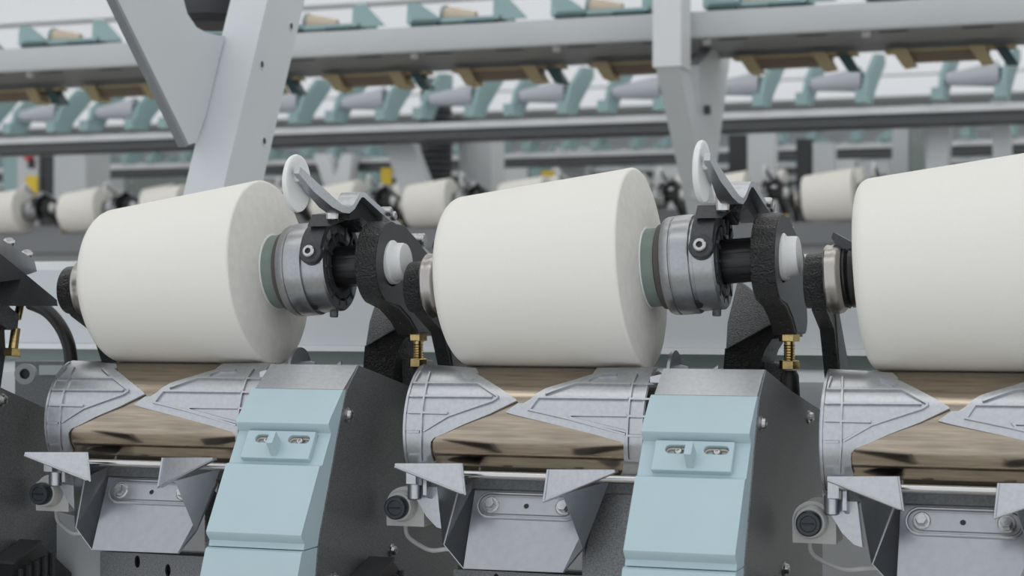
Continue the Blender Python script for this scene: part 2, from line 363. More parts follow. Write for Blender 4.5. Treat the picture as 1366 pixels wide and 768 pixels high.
def cover(side):
    if side < 0:
        o = [(XLC, AT)]+[cpx(*p) for p in ((487, 80), (500, 104), (486, 108), (580, 165), (692, 240), (700, 250), (560, 318), (420, 375), (330, 418), (268, 444), (252, 466), (250, 490), (257, 540), (270, 570))]
        x, a = cpx(250, 700); o += [(o[-1][0]-0.0015, math.radians(-30)), (x-0.002, AB), (XLC+0.006, AB), (XLC, math.radians(-40))]
        ribs = [[(250, 108), (235, 165), (222, 230), (210, 310), (206, 420), (206, 560)],
                [(165, 165), (500, 167), (605, 234)], [(146, 231), (575, 234)], [(137, 313), (342, 318)], [(135, 412), (196, 412)], [(141, 532), (202, 532)],
                [(606, 236), (575, 256), (345, 332), (217, 408)], [(420, 115), (470, 148)], [(200, 108), (168, 165)]]
        name = 'left'
    else:
        o = [cpx(1120, 79), cpx(1095, 112), cpx(1000, 142), cpx(850, 186), cpx(800, 214), cpx(770, 243), cpx(735, 264), cpx(705, 264), cpx(640, 310), cpx(690, 325), cpx(900, 375), cpx(1100, 425), cpx(1240, 464), cpx(1256, 480), cpx(1258, 560), cpx(1250, 620), cpx(1232, 655)]
        o += [(o[-1][0]+0.004, AB), (XRC-0.006, AB), (XRC, math.radians(-40)), (XRC, AT)]
        ribs = [[(1327, 118), (1308, 160), (1292, 240), (1283, 330), (1277, 430), (1280, 560)],
                [(850, 220), (1010, 167), (1296, 171)], [(970, 345), (768, 300), (815, 238), (1284, 244)], [(1268, 425), (970, 345)], [(1272, 412), (985, 342), (975, 328), (1276, 331)], [(1075, 150), (1130, 125), (1222, 121)],
                [(1310, 172), (1430, 174)], [(1294, 246), (1430, 250)], [(1286, 334), (1430, 338)], [(1279, 432), (1430, 436)], [(1282, 556), (1430, 560)]]
        name = 'right'
    lab = {-1: 'ribbed cast drum cover with short broad point ', 1: 'ribbed cast drum cover beside the teal cover '}[side]
    root = thing('drum_cover', lab+HEAD[0], 'drum cover', ((XLC if side < 0 else XRC), DY-RCO, DZ-0.04))
    put('cover_plate', wrapplate(o), 'cast', root, True, 0, 2, 30)
    for r in ribs: put('rib', wraprib([cpx(*p) for p in r]), 'cast', root, True, 0, 2, 30)
    # edge rim lines of constant X
    if side < 0: put('rib', wraprib([(XLC+0.0016, math.radians(a)) for a in range(72, -50, -8)], 0.003, 0.0012), 'cast', root, True, 0, 2, 30)
    else: put('rib', wraprib([(XRC-0.0012, math.radians(a)) for a in range(72, -50, -8)], 0.002, 0.001), 'cast', root, True, 0, 2, 30)
    return root, lab
PROTO.append(cover(-1)); PROTO.append(cover(1))

# --- yarn guide tray with wings
def tray():
    lab = 'stamped steel tray with two pointed wings '
    root = thing('yarn_tray', lab+HEAD[0], 'tray', (0, -0.01, -0.127))
    def yp(z): return -0.0065+(z+0.078)*0.445
    zt = -0.0575
    F1 = (-0.0405, yp(-0.1257), -0.1257); F2 = (0.0401, yp(-0.1250), -0.1250); LC = (-0.0579, -0.0255, -0.1078); RC = (0.0550, -0.0250, -0.1068)
    TL = (-0.0405, yp(zt), zt); TR = (0.0660, yp(zt), zt); FL = (-0.0412, -0.0385, -0.0657); FR = (0.0432, -0.0385, -0.0646)
    put('pan', sheet([TL, F1, F2, TR], 0.0014), 'sheet', root, True, 0.0004)
    put('side_flank', sheet([TL, FL, LC, F1], 0.0014), 'sheet', root, True, 0.0004)
    put('side_flank', sheet([F2, RC, TR], 0.0014), 'sheet', root, True, 0)
    put('guard', sheet([FL, (-0.0700, -0.0100, -0.0550), LC], 0.0014), 'sheet', root, True, 0.0004)
    put('guard', sheet([FR, (0.0735, -0.0185, -0.0557), RC], 0.0014), 'sheet', root, True, 0.0004)
    WL = [(-0.0843, -0.0602, -0.0430), (-0.0369, -0.0409, -0.0432), (-0.0336, -0.0418, -0.0672), (-0.0360, -0.0428, -0.0660), (-0.0845, -0.0602, -0.0455)]
    WR = [(0.0310, -0.0365, -0.0462), (0.0905, -0.0625, -0.0425), (0.0916, -0.0630, -0.0440), (0.0285, -0.0395, -0.0703)]
    def wing(pts):
        p = [Vector(q) for q in pts]; n = (p[1]-p[0]).cross(p[3]-p[0]).normalized()
        if n.y > 0: n = -n
        b = prism(p, -n*0.0038); return b
    wl = put('wing', wing(WL), 'cast', root, True, 0.0011, 2)
    wr = put('wing', wing(WR), 'cast', root, True, 0.0011, 2)
    # raised rims of the wings
    dn_ = Vector((0, -0.0004, 0))
    for W, idx, ob in ((WL, ((1, 2), (3, 4)), wl), (WR, ((0, 3), (3, 2)), wr)):
        for i0, i1 in idx: put('rim', tube([Vector(W[i0])+dn_, Vector(W[i1])+dn_], 0.0009, 8), 'cast', ob)
    # slot embossing: rim + bolts
    nrm = Vector((0, -1, 0.445)).normalized(); upv = Vector((0, 0.445, 1)).normalized(); org = Vector((0, yp(-0.0785), -0.0785))+nrm*0.0008
    outer = capsule(-0.0262, 0.0360, 0, 0.0098, 10); ring = [org+Vector((1, 0, 0))*a+upv*b for a, b in outer]
    put('slot_rim', tube(ring+ring[:2], 0.0013, 8), 'sheet', root)
    put('slot_strip', holed(capsule(-0.0245, 0.034, 0, 0.0070, 8), [circle(0.0042, 0, 0.0019, 12)], org, (1, 0, 0), upv, 0.0012), 'sheet', root, True, 0.0003, 1)
    put('slot_hole', cyl(org+Vector((0.0042, 0, 0))-nrm*0.0006, org+Vector((0.0042, 0, 0))+nrm*0.0003, 0.0019, 12), 'rubber', root)
    for x in (-0.0248, 0.0345):
        p = org+Vector((x, 0, 0))+nrm*0.001
        b = put('bolt', hexa(p+nrm*0.0012, p+nrm*0.0058, 0.0043), 'zinc', root)
        put('washer', lathe([(0, 0), (0, 0.0066), (0.0010, 0.0066), (0.0016, 0.0058), (0.0016, 0)], p, nrm, 28), 'zinc', b)
    return root, lab
PROTO.append(tray())
def rod():
    lab = 'thin polished guide rod under the drum '
    root = thing('guide_rod', lab+HEAD[0], 'rod', (0, -0.018, -0.062))
    put('rod', cyl((-0.090, -0.0190, -0.0535), (0.112, -0.0190, -0.0535), 0.0030, 20), 'chrome', root)
    put('lower_bar', box(-0.095, 0.112, -0.004, 0.006, -0.066, -0.0585), 'galv_dark', root, False, 0.001)
    for x in (-0.086, 0.104):
        put('rod_end_block', prism_x([(-0.024, -0.062), (-0.024, -0.050), (-0.014, -0.048), (0.012, -0.052), (0.012, -0.068)], x-0.004, x+0.004), 'cast', root, True, 0.001)
    return root, lab
PROTO.append(rod())
def backplate():
    lab = 'speckled galvanised sheet beside the tray '
    root = thing('back_plate', lab+HEAD[0], 'sheet', (0.09, 0.012, -0.20))
    put('plate', prism_y([(0.058, -0.068), (0.113, -0.068), (0.113, -0.20), (0.046, -0.20), (0.046, -0.118)], 0.009, 0.011), 'galv', root, True, 0.0004)
    put('plate_flange', prism_x([(0.011, -0.068), (0.040, -0.090), (0.040, -0.2), (0.011, -0.20)], 0.0435, 0.0455), 'galv', root)
    return root, lab
PROTO.append(backplate())

# --- housing with teal cover
XP0, XP1 = 0.1105, 0.1905
TEALTOP = [(-0.0250, 0.0125), (-0.0310, 0.0110)]
def housing(k=0):
    lab = 'metal housing with teal front cover and toggle '
    root = thing('head_housing', lab+HEAD[0], 'housing', (0.152, 0.06, -0.20))
    # side panel
    poly = [(-0.0058, 0.0295), (0.0971, 0.0094), (0.24, -0.0140), (0.24, -0.20), (-0.098, -0.20), (-0.0810, -0.1060), (-0.0770, -0.0950), (-0.0550, -0.0460), (-0.0440, -0.0200), (-0.0290, 0.0105)]
    put('side_panel', prism_x(poly, 0.1888, 0.1915), 'galv', root, True, 0.0006)
    inner = [(y+0.006 if y < 0 else y-0.004, z-0.003) for y, z in poly]
    put('side_panel', prism_x(inner, 0.1125, 0.1150), 'galv', root, True, 0.0006)
    # cast cap on top
    cap = [(-0.0058, 0.0299), (0.0500, 0.0192), (0.0500, 0.0150), (-0.0050, 0.0255), (-0.0310, 0.0085), (-0.0330, 0.0115)]
    put('cap', prism_x(cap, 0.1130, 0.1902), 'cast', root, True, 0.0010)
    put('cap_ear', prism_y([(0.1020, 0.0235), (0.1130, 0.0260), (0.1130, 0.0190), (0.1020, 0.0190)], -0.004, 0.012), 'cast', root, True, 0.0012)
    put('top_sheet', prism_x([(0.0505, 0.0160), (0.0971, 0.0074), (0.140, 0.0005), (0.140, -0.0015), (0.0971, 0.0054), (0.0505, 0.0140)], 0.115, 0.1888), 'galv', root, True)
    # teal cover: upper lip, recess, lower panel, foot cover
    t = 0.0
    tc = put('teal_cover', prism_x([(-0.0270, 0.0110), (-0.0335, 0.0112), (-0.0375, 0.0085), (-0.0585, -0.0105), (-0.0612, -0.0140), (-0.0608, -0.0160), (-0.0565, -0.0215), (-0.0575, -0.0235), (-0.0725, -0.0450), (-0.0770, -0.0455), (-0.0790, -0.0480), (-0.1070, -0.0905), (-0.1095, -0.0945), (-0.1090, -0.0965), (-0.1040, -0.1015), (-0.1052, -0.1060), (-0.0780, -0.1060), (-0.0520, -0.0460), (-0.0400, -0.0200), (-0.0250, 0.0090)], XP0, XP1), 'teal', root, True, 0.0016, 3)
    tc['label'] = 'pale teal plastic front cover'
    put('lower_cover', prism_x([(-0.1060, -0.1068), (-0.1085, -0.1078), (-0.1330, -0.1650), (-0.1330, -0.20), (-0.09, -0.20), (-0.0780, -0.1068)], XP0-0.001, XP1), 'teal', root, True, 0.0014, 3)
    # toggle plate on the recess
    a = Vector((0, -0.0575, -0.0235)); b = Vector((0, -0.0725, -0.0450)); upv = (a-b).normalized(); nrm = Vector((0, upv.z*-1, upv.y)); u = Vector((1, 0, 0))
    nrm = u.cross(upv)
    if nrm.y > 0: nrm = -nrm
    org = b+upv*0.0005
    H = (a-b).length
    pl_o = [(0.1215, 0.0015), (0.1800, 0.0015), (0.1800, H+0.0000), (0.1215, H+0.0000)]
    hl = [capsule(0.1330, 0.1445, H-0.0072, 0.0035, 6), capsule(0.1615, 0.1730, H-0.0072, 0.0035, 6)]
    tp = put('toggle_plate', holed(pl_o, hl, org, u, upv, 0.0052), 'teal', root, True, 0.0004, 1)
    for q, (c0, c1) in enumerate(((0.1330, 0.1445), (0.1615, 0.1730))):
        put('slot_lining', holed(capsule(c0, c1, H-0.0078, 0.0033, 6), [capsule(c0, c1, H-0.0080, 0.0023, 6)], org+nrm*0.0004, u, upv, 0.0016), 'tan', tp)
        m_ = (c0+c1)/2+0.0003; p = org+u*m_+upv*(H-0.0078)+nrm*0.0005
        put('screw', lathe([(0, 0), (0, 0.0030), (0.0022, 0.0030), (0.0034, 0.0022), (0.0036, 0.0012), (0.0028, 0.0010), (0.0028, 0)], p, nrm, 18), 'zinc', tp)
    p0 = org+u*0.1475+nrm*0.0046
    lev = [p0+upv*0.0035, p0+upv*0.0165, p0+upv*0.0185+nrm*0.0125, p0+upv*0.0075+nrm*0.0135]
    put('toggle', prism(lev, u*0.0052), 'teal', tp, True, 0.0005, 2)
    # screws on the side panel
    for (y, z) in ((-0.0290, -0.0086), (0.060, -0.1265), (0.170, -0.0150), (0.030, -0.175), (-0.055, -0.135)):
        bb = put('panel_screw', lathe([(0, 0), (0, 0.0056), (0.0012, 0.0056), (0.0020, 0.0042), (0.0044, 0.0036), (0.0050, 0.0026), (0.0050, 0.0016), (0.0034, 0.0014), (0.0034, 0)], (0.1915, y, z), (1, 0, 0), 24), 'zinc', root)
    return root, lab
PROTO.append(housing())
def endplate():
    lab = 'thin cast end plate with rounded ear '
    root = thing('end_plate', lab+HEAD[0], 'bracket', (0.12, 0.08, -0.02))
    yz = [(0.050, 0.010)]+[(0.070+0.022*math.cos(t), 0.020+0.022*math.sin(t)) for t in [math.pi-math.pi*i/12 for i in range(13)]]+[(0.095, 0.0)]
    put('ear', prism_x(yz, 0.1010, 0.1035), 'cast', root, True, 0.0006)
    put('web', prism_y([(0.1035, 0.004), (0.1035, 0.030), (0.110, 0.0285), (0.1130, 0.0205), (0.124, 0.0205), (0.129, 0.026), (0.135, 0.030), (0.135, 0.004)], 0.083, 0.086), 'cast', root, True, 0.0006)
    return root, lab
PROTO.append(endplate())

# --- sensor box
def sensor():
    lab = 'pale sensor box with black round knob '
    root = thing('sensor_box', lab+HEAD[0], 'sensor', (-0.105, 0.03, -0.101))
    cx, cz = -0.1078, -0.0835
    arc = [(cx+0.0150*math.cos(t), cz+0.0150*math.sin(t)) for t in [math.pi*i/14 for i in range(15)]]
    put('box_body', prism_y([(-0.0900, -0.1000)]+[(-0.0900, cz+0.005)]+[p for p in arc if p[0] < -0.0945]+[(-0.1225, -0.1000)], 0.0135, 0.046), 'offwhite', root, True, 0.0008)
    put('collar', lathe([(0, 0), (0, 0.0122)]+[(0.002+0.0016*i, 0.0124-0.0001*i+0.0004*(i % 2)) for i in range(5)]+[(0.012, 0.0112), (0.012, 0)], (cx, 0.0140, cz), (0, -1, 0), 40), 'offwhite', root)
    kb = put('knob', lathe([(0, 0), (0, 0.0092), (0.003, 0.0096), (0.0085, 0.0094), (0.0100, 0.0084), (0.0100, 0.0062), (0.0088, 0.0056), (0.0088, 0)], (cx, 0.0035, cz), (0.05, -1, 0), 36), 'knob', root)
    kb['label'] = 'black round knob'
    put('knob_slot', box(cx-0.0045, cx+0.0045, -0.0062, -0.0050, cz-0.0006, cz+0.0006), 'rubber', kb, False)
    # cast foot of the cover beside it
    foot = [(-0.0925, -0.0760), (-0.0885, -0.0600), (-0.0740, -0.0560), (-0.0690, -0.1000), (-0.0750, -0.0985), (-0.0840, -0.0900)]
    put('cast_foot', prism_y(foot, 0.003, 0.012), 'cast', root, True, 0.0015)
    put('foot_lug', cyl((-0.0900, -0.006, -0.0610), (-0.0900, -0.006, -0.0760), 0.0058, 20, None, 0.001), 'cast', root)
    put('foot_fin', prism_x([(-0.010, -0.058), (-0.010, -0.072), (0.003, -0.076), (0.003, -0.056)], -0.0815, -0.0785), 'cast', root, True, 0.0008)
    cab = smoothpath([(-0.113, 0.030, -0.101), (-0.110, 0.028, -0.110), (-0.096, 0.020, -0.116), (-0.082, 0.010, -0.118), (-0.068, 0.006, -0.116), (-0.05, 0.015, -0.115)], 8)
    put('cable', tube(cab, 0.0018, 8), 'offwhite', root)
    return root, lab
PROTO.append(sensor())

# --- package cradle
def axp(x): return Vector((x, 0.0601+(x+0.0712)*0.0115, 0.0964+(x+0.0712)*0.0722))
AX = (axp(0.2)-axp(0.0)).normalized()
def lax(prof, seg=56, closed=False): return lathe([((x-0.1)/AX.x, r) for x, r in prof], axp(0.1), AX, seg, None, closed)
def cradle():
    lab = 'black package cradle with handle and white disc '
    root = thing('package_cradle', lab+HEAD[0], 'cradle', (0.16, 0.16, 0.0))
    put('gap_ring', lax([(0.0955, 0), (0.0955, 0.0338), (0.1015, 0.0345), (0.1015, 0)]), 'dark_gap', root)  # dark brown ring standing for the dark gap between tube and cup
    cup = put('chuck_cup', lax([(0.1000, 0.0), (0.1000, 0.0352), (0.1010, 0.0378), (0.1035, 0.0390), (0.1080, 0.0393), (0.1086, 0.0384), (0.1094, 0.0384), (0.1100, 0.0395), (0.1225, 0.0395), (0.1240, 0.0388), (0.1245, 0.0366), (0.1270, 0.0366), (0.1275, 0.0378), (0.1425, 0.0374), (0.1440, 0.0360), (0.1440, 0.0290), (0.1400, 0.0280), (0.1400, 0)], 72), 'cup', root)
    cup['label'] = 'machined aluminium chuck cup'
    put('cup_end_ring', lax([(0.1402, 0.0), (0.1402, 0.0275), (0.1448, 0.0268), (0.1452, 0.0215), (0.1425, 0.0205), (0.1425, 0)], 56), 'blackface', cup)
    c = axp(0.1450)
    for i in range(14):
        a = 2*math.pi*i/14; d = Vector((0, math.cos(a), math.sin(a))); t = Vector((0, -math.sin(a), math.cos(a)))
        p = c+d*0.0222; put('spoke', prism([p-t*0.0009, p+t*0.0009, p+t*0.0012+d*0.0115, p-t*0.0012+d*0.0115], Vector((0.0016, 0, 0))), 'blackface', cup, False)
    d = Vector((0, -0.50, -0.86)).normalized()
    q = axp(0.1275)+d*0.0362
    put('set_screw_hole', cyl(q, q+d*0.0022, 0.0045, 16), 'rubber', cup)
    q = axp(0.1390)+Vector((0, -0.05, -1)).normalized()*0.036
    put('set_screw', cyl(q, q+Vector((0, -0.05, -1)).normalized()*0.0065, 0.0036, 14, None, 0.0008), 'castdark', cup)
    put('shaft', lax([(0.1415, 0), (0.1415, 0.0170), (0.1440, 0.0175), (0.1720, 0.0168), (0.1720, 0)], 40), 'blackp', root)
    for i in range(16):
        a = 2*math.pi*i/16; d = Vector((0, math.cos(a), math.sin(a))); t = Vector((0, -math.sin(a), math.cos(a)))
        p = axp(0.1440)+d*0.0168
        put('shaft_flute', prism([p-t*0.0011, p+t*0.0011, p+t*0.0011+d*0.0008, p-t*0.0011+d*0.0008], AX*0.0275), 'blackp', root, False)
    # clamp strap over the cup
    cc = axp(0.1345)
    def strap(a0, a1, r0, r1, x0, x1, n=14):
        bm = bmesh.new(); rows = []
        for i in range(n+1):
            a = a0+(a1-a0)*i/n; d = Vector((0, -math.cos(a), math.sin(a)))
            rows.append([bm.verts.new(Vector((x, cc.y, cc.z+(x-0.1345)*0.07))+d*r) for x, r in ((x0, r0), (x1, r0), (x1, r1), (x0, r1))])
        for A, B in zip(rows, rows[1:]):
            for i in range(4): bm.faces.new((A[i], B[i], B[(i+1) % 4], A[(i+1) % 4]))
        bm.faces.new(rows[0][::-1]); bm.faces.new(rows[-1]); return bm
    st = put('clamp_strap', strap(math.radians(14), math.radians(150), 0.0376, 0.0432, 0.1265, 0.1440), 'blackface', root, True, 0.0010)
    da = Vector((0, -math.cos(math.radians(16)), math.sin(math.radians(16))))
    lg = axp(0.1352)+da*0.0368
    put('strap_lug', lathe([(0, 0), (0, 0.0096), (0.0056, 0.0096), (0.0066, 0.0086), (0.0066, 0)], lg, da, 32), 'blackface', st)
    sc = put('clamp_screw', lathe([(0, 0), (0, 0.0052), (0.0036, 0.0052), (0.0044, 0.0044), (0.0044, 0.0026), (0.0020, 0.0024), (0.0020, 0)], lg+da*0.0064, da, 28), 'zinc', st)
    put('socket', cyl(lg+da*0.0085, lg+da*0.0088, 0.0025, 6), 'rubber', sc)
    # ridge block of the strap up to the handle
    put('strap_riser', prism_x([(0.0300, 0.1450), (0.0400, 0.1555), (0.0850, 0.1600), (0.0980, 0.1480), (0.0900, 0.1420), (0.0620, 0.1515)], 0.1285, 0.1500), 'blackface', root, True, 0.0014)
    put('handle_web', prism_x([(0.0360, 0.1500), (0.0420, 0.1610), (0.0500, 0.1690), (0.0640, 0.1665), (0.1050, 0.1500), (0.1000, 0.1440), (0.0850, 0.1470), (0.0600, 0.1530)], 0.1500, 0.1640), 'black', root, True, 0.0012)
    # handle: S profile, near edge slants a little
    up_ = [(0.1590, -0.0470, 0.1885, 0.0045), (0.1615, -0.0230, 0.1785, 0.007), (0.1645, 0.0050, 0.1668, 0.012), (0.1660, 0.0190, 0.1612, 0.014), (0.1668, 0.0300, 0.1597, 0.015), (0.1670, 0.0380, 0.1630, 0.0165), (0.1682, 0.0430, 0.1690, 0.0175), (0.1690, 0.0480, 0.1735, 0.018), (0.1697, 0.0540, 0.1742, 0.018), (0.1705, 0.0620, 0.1710, 0.018), (0.1720, 0.0850, 0.1630, 0.017), (0.1740, 0.1150, 0.1530, 0.014), (0.1760, 0.1500, 0.1400, 0.010), (0.1775, 0.1850, 0.1260, 0.008)]
    th = [0.0060, 0.0095, 0.0085, 0.0060, 0.0045, 0.0045, 0.0045, 0.0045, 0.0045, 0.0045, 0.0050, 0.0050, 0.0050, 0.0050]
    pts = [Vector(p[:3]) for p in up_]; rows = []; bm = bmesh.new(); n = len(pts)
    for i in range(n):
        t = (pts[min(i+1, n-1)]-pts[max(i-1, 0)]); t.x = 0; t.normalize(); nn = Vector((0, -t.z, t.y)); wdt = up_[i][3]
        A = pts[i]; rows.append([bm.verts.new(v) for v in (A, A-Vector((wdt, 0, 0)), A-Vector((wdt, 0, 0))-nn*th[i], A-nn*th[i])])
    for A, B in zip(rows, rows[1:]):
        for i in range(4): bm.faces.new((A[i], B[i], B[(i+1) % 4], A[(i+1) % 4]))
    bm.faces.new(rows[0][::-1]); bm.faces.new(rows[-1])
    hd = put('handle', bm, 'cast', root, True, 0.0008, 2, 50); hd['label'] = 'bent cast aluminium handle'
    for i in (0.35, 0.9):
        p = pts[0].lerp(pts[2], i*0.6)+Vector((-0.003, 0, 0.0004)); put('handle_hole', cyl(p, p+Vector((0, 0.0002, 0.0012)), 0.0013, 10), 'rubber', hd)
    for y, z in ((0.098, 0.1600), (0.107, 0.1565)):
        put('handle_pin', cyl((0.166, y, z), (0.176, y, z), 0.0042, 16, None, 0.001), 'zinc', hd)
    put('pivot_bolt', cyl((0.168, 0.160, 0.1375), (0.182, 0.160, 0.1375), 0.0060, 16, None, 0.001), 'zinc', hd)
    # white disc
    dc = Vector((0.1490, -0.0340, 0.1762))
    wd = put('guide_disc', lathe([(-0.0020, 0), (-0.0020, 0.0205), (-0.0008, 0.0226), (0.0010, 0.0232), (0.0026, 0.0226), (0.0032, 0.0205), (0.0026, 0.0185), (0.0026, 0)], dc, (1, 0.0, 0.0), 56), 'white', root)
    wd['label'] = 'white plastic disc'
    put('disc_hub', cyl(dc+Vector((0.002, -0.006, 0.004)), dc+Vector((0.0065, -0.006, 0.004)), 0.0032, 20, None, 0.001), 'white', wd)
    put('disc_pin', cyl((0.1500, 0.034, 0.1500), (0.1500, 0.034, 0.1640), 0.0058, 24, None, 0.001), 'chrome', root)
    # ring plate + arm in the YZ plane
    c = axp(0.181); R = 0.0352
    ca = [(c.y+R*math.cos(t), c.z+R*math.sin(t)) for t in [math.radians(72+ (250-72)*i/26) for i in range(27)]]
    outer = ca+[(0.0790, 0.0760), (0.1020, 0.0660), (0.1200, 0.0540), (0.1640, 0.0540), (0.1700, 0.0640), (0.1650, 0.0900), (0.1600, 0.1180), (0.1180, 0.1370), (0.0900, 0.1480)]
    hole = [(c.y+0.0195*math.cos(t), c.z+0.0195*math.sin(t)) for t in [2*math.pi*i/28 for i in range(28)]]
    cut = [(0.0920, 0.1180), (0.1020, 0.1230), (0.1060, 0.1100), (0.0990, 0.1020), (0.0920, 0.1060)]
    arm = put('cradle_arm', holed(outer, [hole, cut], (0.1720, 0, 0), (0, 1, 0), (0, 0, 1), 0.0190), 'black', root, True, 0.0012, 2)
    arm['label'] = 'black textured cast arm with ring'
    face = [( (y-c.y)*0.965+c.y, (z-c.z)*0.965+c.z) for y, z in outer[:27]]+[(0.0800, 0.0790), (0.1035, 0.0685), (0.1215, 0.0560), (0.1620, 0.0560), (0.1680, 0.0640), (0.1630, 0.0890), (0.1585, 0.1165), (0.1170, 0.1350), (0.0890, 0.1460)]
    put('arm_face', holed(face, [hole, cut], (0.1909, 0, 0), (0, 1, 0), (0, 0, 1), 0.0006), 'blackface', arm, True)
    kn = put('end_knob', lax([(0.1900, 0), (0.1900, 0.0185), (0.1935, 0.0185), (0.1945, 0.0172), (0.1945, 0.0160), (0.2020, 0.0155), (0.2038, 0.0148), (0.2042, 0.0130), (0.2042, 0)], 44), 'white', root); kn['label'] = 'white plastic end knob'
    # adjusting bolt, yellow zinc
    bx, by = 0.1800, 0.1480
    ab = put('adjusting_bolt', cyl((bx, by, 0.0320), (bx, by, 0.0600), 0.0044, 16), 'brass', root); ab['label'] = 'yellow zinc adjusting bolt'
    put('bolt_head', hexa((bx, by, 0.0250), (bx, by, 0.0325), 0.0084), 'brass', ab)
    put('lock_nut', hexa((bx, by, 0.0480), (bx, by, 0.0545), 0.0086), 'brass', ab)
    for i in range(6): put('thread', lathe([(0, 0.0042), (0.0007, 0.0050), (0.0014, 0.0042)], (bx, by, 0.0330+0.0022*i), (0, 0, 1), 16), 'brass', ab)
    # left side: boss, chrome ring, black disc, arm
    bs = put('left_boss', hull([axp(-0.1190)+Vector((0, 0.0212*math.cos(t), 0.0212*math.sin(t))) for t in [2*math.pi*i/40 for i in range(40)]]+[axp(-0.1035)+Vector((0, 0.0212*math.cos(t), 0.0212*math.sin(t))) for t in [2*math.pi*i/40 for i in range(40)]]), 'black', root, True, 0.0010, 2, 40)
    put('left_arm', prism_x([(0.0420, 0.0830), (0.0750, 0.0870), (0.1130, 0.0700), (0.1500, 0.0350), (0.1750, -0.0100), (0.1300, -0.0150), (0.1080, 0.0250), (0.0900, 0.0550), (0.0550, 0.0700)], -0.1150, -0.1035), 'black', root, True, 0.0015)
    put('left_arm_face', prism_x([(0.0900, 0.0760), (0.1110, 0.0680), (0.1480, 0.0340), (0.1720, -0.0080), (0.1350, -0.0100), (0.1120, 0.0270)], -0.1038, -0.1028), 'castdark', root, True)
    put('left_ring', lax([(-0.1035, 0), (-0.1035, 0.0255), (-0.1020, 0.0268), (-0.0990, 0.0262), (-0.0960, 0.0270), (-0.0930, 0.0262), (-0.0905, 0.0240), (-0.0905, 0)], 56), 'nickel', root)
    put('left_disc', lax([(-0.0905, 0), (-0.0905, 0.0225), (-0.0880, 0.0235), (-0.0868, 0.0215), (-0.0850, 0.0232), (-0.0815, 0.0225), (-0.0800, 0.0200), (-0.0782, 0.0195), (-0.0782, 0)], 56), 'blackp', root)
    put('spring_clip', prism_y([(-0.1000, 0.1260), (-0.0985, 0.1305), (-0.0800, 0.1200), (-0.0790, 0.1100), (-0.0965, 0.1210)], 0.055, 0.075), 'blackface', root, True, 0.0006)
    return root, lab
CRADLE = cradle()
def bracket():
    lab = 'dark textured cast bracket under the cradle '
    root = thing('pivot_bracket', lab+HEAD[0], 'bracket', (0.145, 0.17, -0.03))
    def pq(x, y, Y): return tuple(PY(x, y, Y))
    top = [pq(984, 372, 0.190), pq(998, 398, 0.180), pq(1043, 418, 0.160), pq(1036, 428, 0.158), pq(968, 466, 0.160), pq(970, 430, 0.172)]
    put('bracket_top', hull(top+[(p[0]+0.002, p[1]+0.022, p[2]-0.004) for p in top]), 'castdark', root, True, 0.0010)
    web = [pq(x, y, 0.161) for x, y in ((967, 465), (1040, 421), (1052, 438), (1053, 450), (1030, 452), (1020, 468), (1013, 488), (1010, 530), (962, 530))]
    put('bracket_web', prism(web, (0.004, 0.040, 0)), 'black', root, True, 0.0020)
    put('bracket_foot', hull([(0.150, 0.175, 0.030), (0.172, 0.170, 0.028), (0.150, 0.185, -0.03), (0.182, 0.180, -0.034), (0.150, 0.205, 0.030), (0.172, 0.205, 0.028), (0.150, 0.215, -0.05), (0.185, 0.215, -0.05)]), 'castdark', root, True, 0.0012)
    put('rubber_stop', lathe([(0, 0), (0, 0.0065), (0.012, 0.0085), (0.030, 0.0075), (0.034, 0.0055), (0.034, 0)], (0.1800, 0.1500, -0.0100), (0, 0, 1), 20), 'rubber', root)
    return root, lab
PROTO.append(bracket())

for proto, lab in PROTO:
    for k in (-1, 1): place(proto, (k*P, 0, 0), lab+HEAD[k])
DZC = {-1: -0.0015, 1: 0.0034}
for k in (-1, 1): place(CRADLE[0], (k*P, 0, DZC[k]), CRADLE[1]+HEAD[k])

# ------------------------------------------------------------------ neighbour at the far end: raised cradle and its panel
X2 = -2*P
nb = thing('neighbour_housing', 'dark grey side panel with one screw below the tilted black arm', 'housing', (X2+0.15, 0.05, -0.20))
put('side_panel', prism_x([(-0.10, 0.0340), (0.0, 0.0026), (0.0560, -0.0150), (0.20, -0.060), (0.20, -0.20), (-0.10, -0.20)], X2+0.188, X2+0.1915), 'galv', nb, True, 0.0006)
y, z = PX(2, 533, 0.1915, -2)
put('panel_screw', lathe([(0, 0), (0, 0.0056), (0.0012, 0.0056), (0.0020, 0.0042), (0.0044, 0.0036), (0.0050, 0.0026), (0.0050, 0)], (X2+0.1915, y, z), (1, 0, 0), 24), 'zinc', nb)
ra = thing('cradle_arm', 'tilted black cradle arm with grey top plate and two yellow bolts', 'cradle arm', (X2+0.17, 0.05, 0.0))
def q2(*pts): return [PX(x, y, 0.19, -2) for x, y in pts]
put('arm_bar', prism_x(q2((-40, 312), (0, 338), (30, 362), (76, 400), (77, 408), (18, 408), (28, 372), (0, 376), (-40, 352)), X2+0.150, X2+0.19), 'blackface', ra, True, 0.0010)
put('lower_bar', prism_x(q2((-40, 380), (0, 392), (32, 420), (30, 438), (20, 440), (0, 428), (-40, 412)), X2+0.158, X2+0.185), 'black', ra, True, 0.0010)
put('top_plate', prism_x(q2((-40, 296), (0, 316), (48, 346), (52, 362), (40, 366), (0, 340), (-40, 312)), X2+0.145, X2+0.188), 'sheet', ra, True, 0.0010)
for px_, py_ in ((12, 322), (36, 338), (40, 356)):
    y, z = PX(px_, py_, 0.180, -2); put('plate_screw', lathe([(0, 0), (0, 0.0050), (0.003, 0.0050), (0.0045, 0.0035), (0.0045, 0)], (X2+0.180, y, z-0.002), (0.35, -0.35, 0.85), 18), 'zinc', ra)
